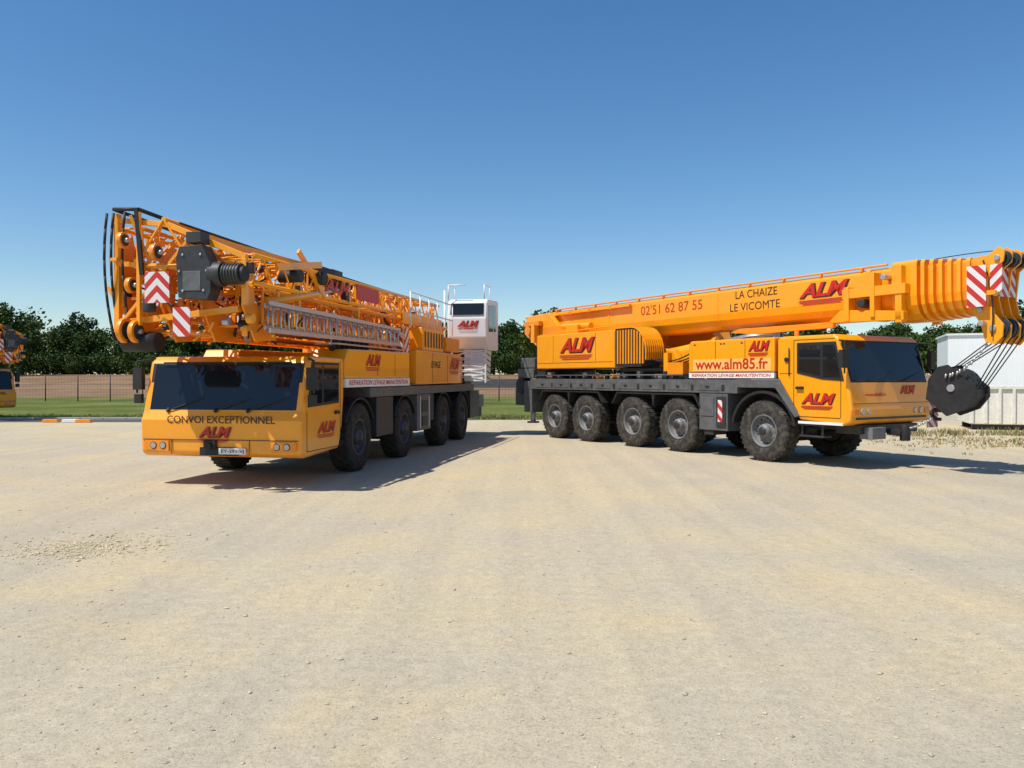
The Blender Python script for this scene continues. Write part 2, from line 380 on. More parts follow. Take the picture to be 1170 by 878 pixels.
b.box(-10.3,-9.36,-1.25,1.25,1.84,2.15,G); b.box(-10.2,-9.36,-1.2,1.2,2.17,2.5,G); b.box(-10.35,-9.78,-.9,.9,1.1,1.78,GD)
b.box(-10.4,-10.30,-1.1,-.7,1.15,1.4,RD); b.box(-10.45,-9.8,-1.25,-1.0,.95,1.5,GD)
b.cyl((-10.1,-1.28,1.6),(-10.1,-.95,1.6),.28,K,20)
b.obj('counterweight',TC,.02)
# boom
BO=(9.0,0,-3.5)
BP=empty('boom',loc=(-9.0,0,3.5),parent=TC,ry=math.radians(-.45))
def sec(w,zt,zb):
    H=zt-zb
    half=[(w*.92,zt),(w,zt-.05),(w,zb+.42*H),(w*.95,zb+.26*H),(w*.80,zb+.12*H),(w*.55,zb+.03*H),(w*.25,zb)]
    return half+[(-y,z) for (y,z) in half[::-1]]
b=B()
b.prism_yz(sec(.50,3.97,2.98),-9.6,2.6,Y)
b.obj('boom_base_section',BP,.012,loc=BO)
b=B()
for (x0,x1,w,zt,zb) in ((-9.65,-9.5,.54,4.0,2.94),(-6.5,-6.42,.515,3.985,2.965),(-2.2,-2.14,.515,3.985,2.965),(1.95,2.05,.53,4.0,2.95),(2.55,3.08,.57,4.07,2.88)):
    b.prism_yz(sec(w,zt,zb),x0,x1,Y)
b.box(-10.7,-9.6,-.35,-.05,3.55,3.85,Y); b.box(-10.3,-9.6,.1,.4,3.3,3.8,YD); b.box(-10.5,-9.6,-.5,-.36,3.2,3.4,YD)
b.box(-9.6,2.5,-.42,.42,3.972,4.0,Y)
b.box(-9.4,-5.4,-.62,-.53,3.85,3.93,Y)
for i in range(4): b.box(-9.3+i,-9.22+i,-.62,-.5,3.83,3.95,YD)
b.cyl((-9.3,-.45,4.06),(2.4,-.45,4.06),.025,YD,8)
for i in range(12): b.box(-9.2+i,-9.15+i,-.49,-.41,3.97,4.06,YD)
b.box(1.55,2.95,-.74,-.58,3.42,3.62,Y); b.box(1.6,1.72,-.76,-.52,2.95,3.66,Y); b.box(2.2,2.3,-.76,-.52,3.0,3.9,Y)
b.prism([(1.2,2.95),(2.9,2.9),(2.9,3.08),(1.5,3.2)],-.72,-.56,Y)
b.box(2.72,2.86,-.72,-.56,2.86,3.98,Y); b.cyl((2.0,-.78,3.3),(2.0,-.5,3.3),.09,GD,12); b.cyl((2.5,-.78,3.78),(2.5,-.5,3.78),.06,AL,12)
b.box(1.55,2.95,.58,.74,3.42,3.62,Y); b.box(2.72,2.86,.56,.72,2.86,3.98,Y)
b.prism([(-1.7,2.9),(-.9,2.82),(1.2,2.86),(1.2,2.98),(-1.4,2.98)],-.56,-.44,YD)
b.obj('boom_collars',BP,.01,loc=BO)
b=B()
b.prism_yz(sec(.44,3.96,2.95),3.05,4.15,YD)
for i in range(6):
    x=3.15+.165*i; w=.565-.016*i; b.prism_yz(sec(w,4.06-.015*i,2.88+.012*i),x,x+.08,Y)
b.obj('telescopic_sections',BP,.012,loc=BO)
b=B()
S=lambda x: 4.1+(x-4.1)*.60
hp=[(4.1,3.97),(4.55,3.99),(4.85,4.12),(5.02,4.05),(4.98,3.85),(4.72,3.72),(4.62,3.2),(4.72,2.92),(4.98,2.72),(4.95,2.50),(4.72,2.36),(4.45,2.42),(4.32,2.75),(4.1,2.95)]
hp=[(S(p[0]),p[1]) for p in hp]
for y0 in (-.46,-.18,.14,.42): b.prism(hp,y0,y0+.04,Y)
b.box(4.12,4.24,-.45,.45,3.1,3.93,Y); b.box(4.24,4.40,-.42,.42,3.86,3.94,Y)
for yy in (-.36,-.27,-.06,.04,.24,.33):
    b.cyl((4.45,yy,2.66),(4.45,yy+.05,2.66),.19,GD,20); b.cyl((4.53,yy,3.92),(4.53,yy+.05,3.92),.14,GD,18)
b.cyl((4.45,-.5,2.66),(4.45,.5,2.66),.06,AL,12); b.cyl((4.53,-.5,3.92),(4.53,.5,3.92),.05,AL,12)
b.box(4.34,4.55,-.58,-.46,3.25,3.33,Y); b.box(4.34,4.40,-.56,-.46,3.0,3.6,YD)
b.cyl((4.23,-.5,3.0),(4.23,.5,3.0),.05,AL,10); b.cyl((4.3,-.6,2.75),(4.3,-.3,2.75),.05,AL,10)
b.hose((4.3,-.5,3.9),(4.45,-.5,2.5),.08,.015,K,dirv=(1,0,0)); b.hose((3.2,-.3,4.06),(4.45,-.3,4.07),-.015,.010,K)
b.obj('boom_head',BP,.008,loc=BO)
b=B(); b.box(4.06,4.40,-.60,-.585,3.05,3.80,HZ_side); b.box(4.40,4.42,-.40,.40,3.25,3.78,HZ_front); b.box(4.43,4.64,-.52,-.505,3.3,3.8,HZ_sideb)
b.obj('hazard_boards',BP,loc=BO)
text('phone_number',"02'51 62 87 55",2.35,.26,(-3.85,-.504,3.68),'R',RDK,BP,0,.0,BO)
text('town_text_a',"LA CHAIZE",1.25,.19,(-.95,-.504,3.80),'R',BKP,BP,0,.0,BO)
text('town_text_b',"LE VICOMTE",1.5,.19,(-1.0,-.504,3.50),'R',BKP,BP,0,.0,BO)
logo('boom_logo',1.3,.5,(.87,-.505,3.64),'R',BP,BO)
logo('boom_logo_b',1.3,.5,(.85,.505,3.64),'L',BP,BO)
# hook block
b=B()
c=Vector((3.55,0,1.62)); tilt=Matrix.Rotation(math.radians(38),3,'Y')
def T(p): return tuple(c+tilt@Vector(p))
def tprism(pts,y0,y1,m):
    a=[b.bm.verts.new(T((p[0],y0,p[1]))) for p in pts]; d=[b.bm.verts.new(T((p[0],y1,p[1]))) for p in pts]; b._ext(a,d,m)
pl=[(-.34,.36),(.34,.36),(.46,.22),(.46,-.08),(.26,-.42),(-.26,-.42),(-.46,-.08),(-.46,.22)]
tprism(pl,-.26,-.20,K); tprism(pl,.20,.26,K); tprism([(p[0]*.88,p[1]*.88) for p in pl],-.19,.19,GD)
for yy in (-.2,-.12,-.04,.04,.12): b.cyl(T((0,yy,.06)),T((0,yy+.05,.06)),.38,GD,24)
b.cyl(T((0,-.29,.06)),T((0,.29,.06)),.07,AL,12)
hook=[(0,-.40),(0,-.50),(-.08,-.55),(-.12,-.62),(-.07,-.69),(.03,-.70),(.11,-.64)]
for i in range(len(hook)-1): b.cyl(T((hook[i][0],0,hook[i][1])),T((hook[i+1][0],0,hook[i+1][1])),.05-.003*i,K,10)
for yy in (-.28,-.08,.12,.30):
    b.cyl((4.32,yy,2.55),T((-.25,yy*.6,.34)),.011,K,6); b.cyl((4.60,yy,2.62),T((.33,yy*.6,.30)),.011,K,6)
for i in range(16):
    t=i/15; p=Vector((2.5,0,.82)).lerp(Vector(T((0,0,-.62))),t)-Vector((0,0,.05*4*t*(1-t)))
    b.cyl(p-Vector((.03,.02*(i%2),0)),p+Vector((.03,.02*((i+1)%2),0)),.018,AL,6)
for i in range(12):
    t=i/11; p=Vector((4.25,-.3,2.45)).lerp(Vector(T((-.2,-.3,.2))),t)-Vector((0,0,.12*4*t*(1-t)))
    b.cyl(p-Vector((.02*(i%2),0,.035)),p+Vector((0.02*((i+1)%2),.0,.035)),.02,AL,6)
b.obj('hook_block',TC)
# ------------------------------------------------------------------ lattice crane (left)
LC=empty('lattice_mobile_crane')
th=math.atan2(-.982,-.187); h=Vector((math.cos(th),math.sin(th),0)); l=Vector((-h.y,h.x,0))
HL=1.50
LC.location=Vector((-3.06,15.8,0))-l*HL; LC.rotation_euler=(0,0,th)
AX2=[-.22,-3.05,-6.4,-8.5]
wheels(LC,AX2,HL+.02,WM2)
def both(f):
    for sd in (-1,1):
        f(sd,(lambda p,q:(p,q) if sd>0 else (-q,-p)))
b=B()
b.box(-9.9,1.9,-.5,.5,.7,1.45,GD)
for x in AX2: b.cyl((x,-1.0,.685),(x,1.0,.685),.11,GD,10)
b.box(-9.9,-.75,-HL,HL,1.46,1.66,G)
def f(sd,a):
    b.box(-2.2,-1.15,*a(.9,HL-.01),.62,1.45,GD)
    b.box(-5.1,-3.95,*a(.6,HL),.55,1.45,G)
    b.box(-5.55,-5.15,*a(.8,HL-.05),.75,1.45,GD)
    b.box(-4.95,-4.92,*a(HL,HL+.015),.6,1.4,W); b.box(-4.2,-4.17,*a(HL,HL+.015),.6,1.4,W)
    b.box(-4.8,-4.3,*a(HL,HL+.02),1.0,1.3,GD); b.box(-4.75,-4.35,*a(HL,HL+.02),.66,.9,GD)
    b.box(-10.6,-9.4,*a(.5,HL),.6,1.45,GD)
    for x in AX2:
        out=[];inn=[]
        for i in range(9):
            t=math.radians(25+i*(130/8)); out.append((x+.84*math.cos(t),.68+.80*math.sin(t))); inn.append((x+.80*math.cos(t),.68+.76*math.sin(t)))
        for i in range(8): b.prism([out[i],out[i+1],inn[i+1],inn[i]],*a(.9,HL),K)
both(f)
b.obj('carrier_chassis',LC,.015)
b=B()
prof=[(.62,1.5),(.72,.95),(.86,.56),(2.30,.50),(2.42,.58),(2.44,1.14),(2.36,1.30),(2.14,2.14),(2.02,2.24),(.70,2.24),(.62,2.18)]
b.prism(prof,-HL,HL,Y)
b.obj('cab_body',LC,.06,seg=3)
b=B()
slantface(b,(2.355,1.27),(2.14,2.12),-1.43,1.43,.008,K)
slantface(b,(2.345,1.31),(2.15,2.09),-1.37,1.37,.015,GL)
def f(sd,a):
    b.prism([(.88,1.40),(2.20,1.36),(2.04,2.14),(.88,2.14)],*a(HL-.02,HL+.012),K)
    b.prism([(.93,1.44),(1.58,1.43),(1.58,2.10),(.93,2.10)],*a(HL,HL+.018),GL)
    b.prism([(1.64,1.42),(2.13,1.40),(1.99,2.10),(1.64,2.10)],*a(HL,HL+.018),GL)
both(f)
b.obj('cab_windows',LC,.006)
b=B()
def f(sd,a):
    b.box(.80,.815,*a(HL-.02,HL+.006),.62,2.18,BKP); b.box(2.22,2.235,*a(HL-.02,HL+.006),.6,1.3,BKP); b.box(.82,2.22,*a(HL-.02,HL+.006),.60,.615,BKP)
    b.box(.90,1.08,*a(HL,HL+.04),1.2,1.26,K)
    b.path([(2.05,sd*(HL-.05),2.2),(2.30,sd*(HL+.16),2.15),(2.30,sd*(HL+.16),1.6)],.02,K)
    b.box(2.24,2.34,*a(HL+.04,HL+.22),1.66,2.04,K)
    b.box(2.25,2.33,*a(HL+.06,HL+.20),1.42,1.58,K)
    b.prism_yz([(sd*.95,.60),(sd*1.40,.62),(sd*1.40,.79),(sd*.95,.78)],2.43,2.448,YD)
    for yy in (1.24,1.06): b.cyl((2.42,sd*yy,.70),(2.462,sd*yy,.70),.052,LENS,16); b.cyl((2.42,sd*yy,.70),(2.455,sd*yy,.70),.064,K,16)
    b.box(2.40,2.45,*a(1.36,1.42),.66,.76,AMB)
both(f)
for y0,y1 in ((-1.0,-.35),(-.1,.55),(.5,1.2)): b.path([(2.39,y0,1.30),(2.31,y1,1.52)],.012,K); b.cyl((2.40,y0,1.28),(2.36,y0,1.34),.03,K,8)
b.box(2.425,2.45,-.36,.36,.54,.68,K); b.cyl((2.4,-.15,.70),(2.55,-.15,.70),.06,K,10); b.box(2.44,2.5,-.26,-.04,.66,.8,K)
b.box(2.445,2.462,.0,.5,.565,.67,W)
b.box(2.43,2.446,-1.45,1.45,.80,.81,BKP)
for yy in (-.9,.55): b.box(2.43,2.446,yy,yy+.008,.55,.80,BKP)
b.path([(2.2,-1.2,2.13),(2.2,1.2,2.13)],.014,K)
b.obj('cab_trim',LC,.004)
text('plate_text','EY-291-VJ',.42,.07,(2.465,.26,.617),'F',BKP,LC,0,.01)
text('convoy_text','CONVOI EXCEPTIONNEL',2.0,.13,(2.446,.02,1.145),'F',BKP,LC,0,.005)
logo('front_logo',.62,.28,(2.448,-.1,.90),'F',LC)
b=B()
def f(sd,a):
    b.prism([(-3.35,1.86),(.56,1.86),(.56,2.22),(.4,2.42),(-3.35,2.46)],*a(.75,HL),Y)
    b.box(-3.3,.5,*a(.55,.74),1.67,2.2,GD)
    b.box(-8.4,-4.05,*a(.8,HL-.04),1.70,2.55,Y)
    b.box(-6.6,-4.7,*a(.82,HL-.08),2.55,3.15,Y)
    b.box(-8.3,-6.9,*a(.7,HL-.06),2.6,3.0,YD)
both(f)
b.box(-3.9,-3.5,-1.3,1.3,1.67,3.1,Y); b.box(-9.6,-8.5,-1.2,1.2,1.67,2.5,YD)
b.obj('superstructure_panels',LC,.025)
b=B()
def f(sd,a):
    b.box(-3.35,.56,*a(HL-.05,HL+.005),1.68,1.85,W)
    b.box(-3.86,-3.56,*a(1.3,1.315),1.75,3.08,HZ_side)
    for i in range(7): b.box(-6.5+i*.26,-6.4+i*.26,*a(HL-.09,HL-.07),2.65,3.05,GD)
    for x in (-2.3,-1.2): b.box(x,x+.012,*a(HL-.01,HL+.004),1.9,2.38,BKP)
    b.box(-5.4,-5.38,*a(HL-.05,HL-.036),1.72,2.5,BKP); b.box(-6.9,-6.88,*a(HL-.05,HL-.036),1.72,2.5,BKP)
both(f)
b.box(-3.483,-3.47,.9,1.28,1.75,3.08,HZ_front)
b.obj('panel_trim',LC)
for f_,s in (('L',1),('R',-1)):
    text('service_text','REPARATION LEVAGE MANUTENTION',3.6,.10,(-1.4,s*(HL+.008),1.765),f_,RD,LC,.2,.01)
    logo('cowl_logo',.9,.36,(-.9,s*(HL+.003),2.18),f_,LC)
    logo('tower_logo',1.1,.5,(-7.6,s*(HL-.036),2.2),f_,LC)
    logo('door_logo',.8,.3,(1.45,s*(HL+.003),.95),f_,LC)
text('flow_text','LEVAGE',.9,.18,(-5.7,HL-.036,2.2),'L',BKP,LC,.2,.01)
b=B()
b.lattice(3.1,-8.6,-1.15,-.15,2.62,3.50,13,.055,.028,YD)
b.lattice(2.9,-8.2,.05,1.05,2.72,3.30,13,.05,.026,YD)
b.lattice(3.45,-9.2,-.85,.15,3.65,4.38,20,.042,.020,Y,top_tri=True,drop=.2)
b.lattice(3.3,-7.2,.30,1.10,3.36,3.80,16,.038,.018,Y,drop=-.1)
b.lattice(3.2,-6.8,-1.3,-.9,3.5,4.3,14,.038,.018,Y,drop=.2)
b.obj('lattice_towers',LC)
ztop=lambda yy: 4.32-.28*(yy+1.2)
b=B()
b.path([(3.5,-1.2,4.56),(1.0,-1.1,4.42),(-6.5,-.8,4.15)],.032,K,8)
b.path([(3.5,-.75,4.54),(1.0,-.5,4.36),(-5.5,.3,4.12)],.035,K,8)
b.path([(3.4,-.1,4.32),(1.0,.3,4.15),(-7.5,.5,4.05)],.02,K,7)
b.path([(3.5,-1.2,4.56),(3.5,-.75,4.54)],.03,K)
b.beam((3.52,-.78,4.55),(3.50,-.70,3.5),.06,.06,K)
for yy in (-1.32,-1.2,-1.0): b.hose((3.5,yy,4.5),(3.3,yy*1.02,2.5),.10,.022,K,dirv=(1,-.3,0))
for k in range(18): 
    y0=R.uniform(-1,1.1); y1=R.uniform(-1,1.1)
    b.hose((3.4-R.random(),y0,R.uniform(3.0,ztop(y0))),(1.0+R.random()*1.5,y1,R.uniform(2.6,ztop(y1)-.2)),.2,.016,K)
b.cyl((-.2,.75,3.85),(-1.4,.75,3.83),.12,K,12); b.box(-.4,.1,.55,1.05,3.75,4.0,GD); b.cyl((-2.6,.6,3.8),(-3.2,.6,3.8),.14,K,12)
b.box(-1.3,-1.0,.9,1.2,2.5,2.7,GD)
b.cyl((2.0,.9,3.62),(2.0,1.3,3.62),.11,K,14); b.cyl((.9,.9,3.72),(.9,1.25,3.72),.13,K,14); b.box(.1,1.3,.85,1.1,3.84,3.97,K)
for k in range(8): b.cyl((.6-k*.25,1.25,2.42),(.3-k*.25,1.15,2.66),.06,K,10)
b.cyl((3.35,-1.1,2.44),(3.35,-.5,2.44),.16,K,14)
b.obj('hoses_and_guys',LC)
b=B()
for yy in (-1.15,-.45,.25,.95):
    zt=ztop(yy)-.1
    b.prism([(2.3,2.5),(3.0,2.45),(3.4,3.0),(3.35,zt-.2),(3.15,zt),(3.0,zt-.5),(3.05,3.1),(2.4,2.8)],yy,yy+.035,YD)
for (p,q,w) in (((3.4,-1.2,2.6),(3.4,-1.2,4.5),.09),((3.45,1.05,3.0),(3.45,1.05,3.72),.08),((3.4,-1.2,4.4),(3.4,-.3,4.3),.08),((3.4,-.3,4.3),(3.4,1.05,3.75),.09),((3.4,-1.2,3.7),(3.4,.9,3.55),.08),((3.35,-1.2,2.75),(3.35,.9,2.95),.10),((3.5,-.9,4.45),(3.2,-.3,2.7),.05),((3.5,-1.1,2.7),(3.4,0.1,4.1),.05),((3.3,.1,4.1),(3.3,1.1,3.3),.05),((3.5,-.75,4.5),(3.5,-.75,2.7),.06)):
    b.beam(p,q,w,w,Y)
b.beam((2.6,1.15,3.7),(1.0,1.2,3.95),.07,.12,Y); b.beam((1.6,1.05,4.12),(.7,1.15,3.4),.05,.10,Y)
b.beam((3.4,-.2,4.22),(.5,.9,3.95),.07,.1,Y)
b.cyl((3.2,-.9,2.9),(1.2,-.8,3.3),.10,Y,14); b.cyl((1.2,-.8,3.3),(-.4,-.7,3.6),.06,AL,12)
b.cyl((2.8,1.05,3.1),(1.0,1.1,3.42),.08,Y,14); b.cyl((1.0,1.1,3.42),(0,1.1,3.6),.045,AL,12)
for (x,yy,z,r) in ((3.5,-1.0,2.62,.20),(3.5,-.80,2.60,.18),(3.55,-1.0,4.05,.13),(3.5,-.45,3.85,.14),(3.3,-.1,2.75,.15),(3.42,-.95,3.35,.13),(3.1,.85,3.5,.14)):
    b.cyl((x,yy-.04,z),(x,yy+.04,z),r,YD,20); b.cyl((x,yy-.05,z),(x,yy+.05,z),r*.72,GD,16); b.cyl((x,yy-.1,z),(x,yy+.1,z),.04,AL,10)
for k in range(210):
    x=R.uniform(1.4,3.5); yy=R.uniform(-1.25,1.15); z=R.uniform(2.55,ztop(yy)-.05)
    m=R.choice([Y,YD,YD,Y,Y,GD,AL,K])
    t=R.random()
    if t<.42:
        sx,sy,sz=[R.uniform(.02,.10) for _ in range(3)]; b.box(x-sx,x+sx,yy-sy*.6,yy+sy*.6,z-sz,z+sz,m)
    elif t<.90:
        d=Vector((R.uniform(-1,1),R.uniform(-.6,.6),R.uniform(-.7,.7))).normalized()*R.uniform(.2,.7); b.cyl(Vector((x,yy,z)),Vector((min(3.5,x+d.x),yy+d.y,max(2.45,min(ztop(yy)+.1,z+d.z)))),R.uniform(.012,.032),m,8)
    else: b.cyl((x,yy-.05,z),(x,yy+.05,z),R.uniform(.04,.08),m,14)
for k in range(90):
    x=R.uniform(-8,1.6); yy=R.choice([R.uniform(.6,1.15),R.uniform(-1.2,1.1)]); z=R.uniform(2.6,3.75)
    m=R.choice([Y,YD,YD,GD,AL,K]); sx,sy,sz=[R.uniform(.03,.12) for _ in range(3)]
    if R.random()<.5: b.box(x-sx*1.5,x+sx*1.5,yy-sy*.6,yy+sy*.6,z-sz,z+sz,m)
    else: b.cyl((x,yy,z),(x+R.uniform(-.7,.7),yy,z+R.uniform(-.3,.3)),R.uniform(.015,.035),m,8)
for x in (1.6,-1.2,-4.0,-6.8): 
    for (y0,y1,z0,z1) in ((-1.2,1.08,3.44,3.54),(-1.2,-1.08,2.6,4.1),(1.0,1.1,2.7,3.8)): b.box(x,x+.08,y0,y1,z0,z1,Y)
b.box(-2.2,-.9,1.14,1.16,3.50,3.80,RD)
b.box(-7.4,-3.9,1.12,1.15,3.2,3.5,Y)
b.obj('tower_hinges',LC,.006)
text('mast_text','ALM',1.2,.24,(.1,1.15,3.62),'L',RD,LC,.3,.03)
b=B()
b.prism_yz([(.12,3.10),(.60,3.06),(.66,3.2),(.66,3.6),(.52,3.9),(.14,3.88),(.08,3.7)],3.5,3.78,GD)
b.cyl((3.62,.6,3.46),(3.62,.8,3.46),.19,GD,18); b.cyl((3.62,.8,3.46),(3.62,1.1,3.46),.15,GD,18); b.cyl((3.62,1.1,3.46),(3.62,1.16,3.46),.12,K,18)
for k in range(6): b.cyl((3.62,.82+.05*k,3.46),(3.62,.845+.05*k,3.46),.165,GD,18)
b.box(3.45,3.7,.2,.45,3.95,4.12,GD); b.cyl((3.6,-.5,2.9),(3.6,-.5,3.1),.1,GD,12)
b.box(3.78,3.79,.2,.5,3.2,3.5,G)
for (yy,z) in ((.2,3.2),(.55,3.2),(.2,3.75),(.5,3.75),(.6,3.5),(.14,3.5)): b.cyl((3.78,yy,z),(3.80,yy,z),.02,AL,6)
b.obj('winch_gearbox',LC,.02)
b=B(); b.box(3.80,3.815,-.43,-.01,3.02,3.50,HZ_chev); b.box(3.80,3.815,.05,.34,2.50,2.95,HZ_front)
b.box(3.77,3.80,-.42,-.02,3.03,3.49,AL); b.box(3.4,3.78,-.25,-.2,3.2,3.25,YD); b.box(3.4,3.8,.18,.22,2.7,2.75,YD); b.obj('chevron_boards',LC)
b=B()
for (y0,z0,z1) in ((1.28,2.62,3.06),(1.20,2.66,3.02)):
    b.beam((3.1,y0,z0),(-3.3,y0,z0+.02),.035,.07,AL); b.beam((3.1,y0,z1),(-3.3,y0,z1-.06),.035,.07,AL)
    for i in range(23): x=3.0-i*.28; b.cyl((x,y0,z0),(x,y0,z1-.03),.018,AL,8)
b.box(-3.3,.6,.9,1.36,2.50,2.53,AL)
for i in range(6): 
    x=-4.2-i*.8; b.cyl((x,1.25,3.1),(x,1.25,4.0),.018,W,6)
b.path([(-4.2,1.25,4.0),(-8.2,1.25,4.0)],.018,W); b.path([(-4.2,1.25,3.55),(-8.2,1.25,3.55)],.018,W)
b.obj('ladders',LC)
b=B()
b.prism([(-11.2,2.75),(-9.8,2.75),(-9.45,3.1),(-9.40,3.7),(-9.5,4.2),(-9.62,4.32),(-11.1,4.40),(-11.2,4.3)],.75,2.02,W)
b.obj('operator_cab',LC,.05,seg=3)
b=B()
b.poly([(-9.385,.86,3.82),(-9.385,1.92,3.82),(-9.475,1.92,4.18),(-9.475,.86,4.18)],GL)
b.prism([(-10.75,3.35),(-9.72,3.30),(-9.66,4.12),(-10.75,4.2)],2.0,2.028,GL)
b.box(-10.4,-10.36,2.0,2.034,3.3,4.2,W)
b.obj('operator_cab_windows',LC)
logo('operator_cab_logo',.7,.3,(-9.40,1.4,3.5),'F',LC)
b=B()
b.prism([(-10.9,1.75),(-9.8,1.75),(-9.85,2.74),(-11.1,2.74)],1.2,1.8,W)
for i in range(5):
    z=1.8+i*.19; b.beam((-9.80,.8,z),(-9.80,1.9,z+.17),.03,.03,W); b.beam((-9.80,1.9,z),(-9.80,.8,z+.17),.03,.03,W)
    b.beam((-10.9,1.82,z),(-9.85,1.82,z+.17),.02,.02,G)
b.beam((-9.8,.8,1.7),(-9.8,.8,2.8),.05,.05,W); b.beam((-9.8,1.9,1.7),(-9.8,1.9,2.8),.05,.05,W)
for yy in (.8,1.95): b.path([(-9.4,yy,4.3),(-9.4,yy,4.75),(-10.2,yy,4.75),(-10.2,yy,4.35)],.018,W)
b.path([(-9.4,.8,4.75),(-9.4,1.35,4.75)],.018,W)
b.cyl((-9.5,.65,1.8),(-9.5,.65,4.6),.03,W,8)
b.obj('operator_cab_base',LC)
b=B(); b.box(-10.8,-9.9,-1.2,1.2,1.5,2.6,GD); b.box(-11.3,-10.6,-1.2,1.5,.9,1.3,G); b.box(-11.0,-10.6,.9,1.5,.6,.9,K); b.obj('counterweight',LC,.02)
# third crane: far left, same type, mostly outside the view
LC2=empty('lattice_mobile_crane.001')
th=math.radians(-24)
h=Vector((math.cos(th),math.sin(th),0)); l=Vector((-h.y,h.x,0))
LC2.location=Vector((-21.95,34.5,0))-h*3.6; LC2.rotation_euler=(0,0,th)
for o in list(LC.children):
    c=o.copy(); c.parent=LC2; sc.collection.objects.link(c)
# ------------------------------------------------------------------ setting
def hgt(y):
    if y<78: return 0
    t=min(1,(y-78)/62); return 2.3*t*t*(3-2*t)
def gm(name):
    m,nt,b=newmat(name); b.inputs['Roughness'].default_value=.95; b.inputs['Specular IOR Level'].default_value=.15
    return m,nt,b
def noise(nt,vec,scale,detail=8,rough=.6,dist=0):
    n=nt.nodes.new('ShaderNodeTexNoise'); n.inputs['Scale'].default_value=scale; n.inputs['Detail'].default_value=detail; n.inputs['Roughness'].default_value=rough; n.inputs['Distortion'].default_value=dist
    nt.links.new(vec,n.inputs['Vector']); return n.outputs['Fac']
def ramp(nt,fac,stops):
    r=nt.nodes.new('ShaderNodeValToRGB'); e=r.color_ramp.elements
    while len(e)<len(stops): e.new(.5)
    for i,(p,c) in enumerate(stops): e[i].position=p; e[i].color=(*c,1)
    nt.links.new(fac,r.inputs['Fac']); return r.outputs['Color']
def mix(nt,f,a,b_,mode='MIX'):
    x=nt.nodes.new('ShaderNodeMixRGB'); x.blend_type=mode
    for s,i in ((f,0),(a,1),(b_,2)):
        if isinstance(s,(int,float)): x.inputs[i].default_value=s
        elif isinstance(s,tuple): x.inputs[i].default_value=(*s,1)
        else: nt.links.new(s,x.inputs[i])
    return x.outputs[0]
def mapr(nt,v,a,b_,c=0,d=1):
    x=nt.nodes.new('ShaderNodeMapRange'); x.inputs['From Min'].default_value=a; x.inputs['From Max'].default_value=b_; x.inputs['To Min'].default_value=c; x.inputs['To Max'].default_value=d
    nt.links.new(v,x.inputs['Value']); return x.outputs[0]
m,nt,bs=gm('compacted_gravel'); gp=nt.nodes.new('ShaderNodeNewGeometry').outputs['Position']
n1=noise(nt,gp,.10,6,.55,.6); n2=noise(nt,gp,.45,8,.65,.5); n3=noise(nt,gp,9,8,.7); n4=noise(nt,gp,55,6,.7); n5=noise(nt,gp,160,3,.6)
base=ramp(nt,n1,[(.36,(.455,.395,.295)),(.50,(.50,.43,.31)),(.62,(.55,.455,.285))])
sand=mapr(nt,n2,.50,.70,0,.7); base=mix(nt,sand,base,(.60,.475,.27))
gry=mapr(nt,n2,.46,.28,0,.6); base=mix(nt,gry,base,(.41,.37,.30))
base=mix(nt,1.0,base,ramp(nt,n3,[(.3,(.86,.86,.86)),(.7,(1.09,1.09,1.09))]),'MULTIPLY')
base=mix(nt,1.0,base,ramp(nt,n4,[(.28,(.58,.58,.58)),(.45,(.96,.96,.96)),(.68,(1.14,1.14,1.12))]),'MULTIPLY')
base=mix(nt,.8,base,ramp(nt,n5,[(.3,(.65,.65,.65)),(.5,(1,1,1)),(.75,(1.25,1.25,1.25))]),'MULTIPLY')
mp=nt.nodes.new('ShaderNodeMapping'); nt.links.new(gp,mp.inputs['Vector']); mp.inputs['Rotation'].default_value=(0,0,.35); mp.inputs['Scale'].default_value=(1.6,.05,1)
n6=noise(nt,mp.outputs[0],1.2,5,.6); base=mix(nt,.6,base,ramp(nt,n6,[(.35,(.9,.9,.91)),(.6,(1.05,1.05,1.03))]),'MULTIPLY')
nt.links.new(base,bs.inputs['Base Color'])
ad=nt.nodes.new('ShaderNodeMath'); ad.operation='MULTIPLY_ADD'; nt.links.new(n3,ad.inputs[0]); ad.inputs[1].default_value=2.0; nt.links.new(n4,ad.inputs[2])
bp=nt.nodes.new('ShaderNodeBump'); bp.inputs['Strength'].default_value=.55; bp.inputs['Distance'].default_value=.012; nt.links.new(ad.outputs[0],bp.inputs['Height']); nt.links.new(bp.outputs['Normal'],bs.inputs['Normal'])
GRAV=m
m,nt,bs=gm('grass_and_field'); gp=nt.nodes.new('ShaderNodeNewGeometry').outputs['Position']
sx=nt.nodes.new('ShaderNodeSeparateXYZ'); nt.links.new(gp,sx.inputs[0])
nA=noise(nt,gp,.15,8,.65); nB=noise(nt,gp,2.5,8,.7); nC=noise(nt,gp,14,4,.7)
grass=ramp(nt,nA,[(.35,(.085,.12,.025)),(.5,(.14,.175,.035)),(.68,(.24,.23,.07))])
grass=mix(nt,1.0,grass,ramp(nt,nB,[(.3,(.7,.7,.7)),(.7,(1.25,1.25,1.2))]),'MULTIPLY'); grass=mix(nt,1.0,grass,ramp(nt,nC,[(.3,(.65,.65,.65)),(.7,(1.2,1.2,1.2))]),'MULTIPLY')
field=ramp(nt,nA,[(.35,(.21,.13,.075)),(.65,(.33,.21,.12))]); field=mix(nt,1.0,field,ramp(nt,nB,[(.3,(.75,.75,.75)),(.7,(1.15,1.15,1.15))]),'MULTIPLY')
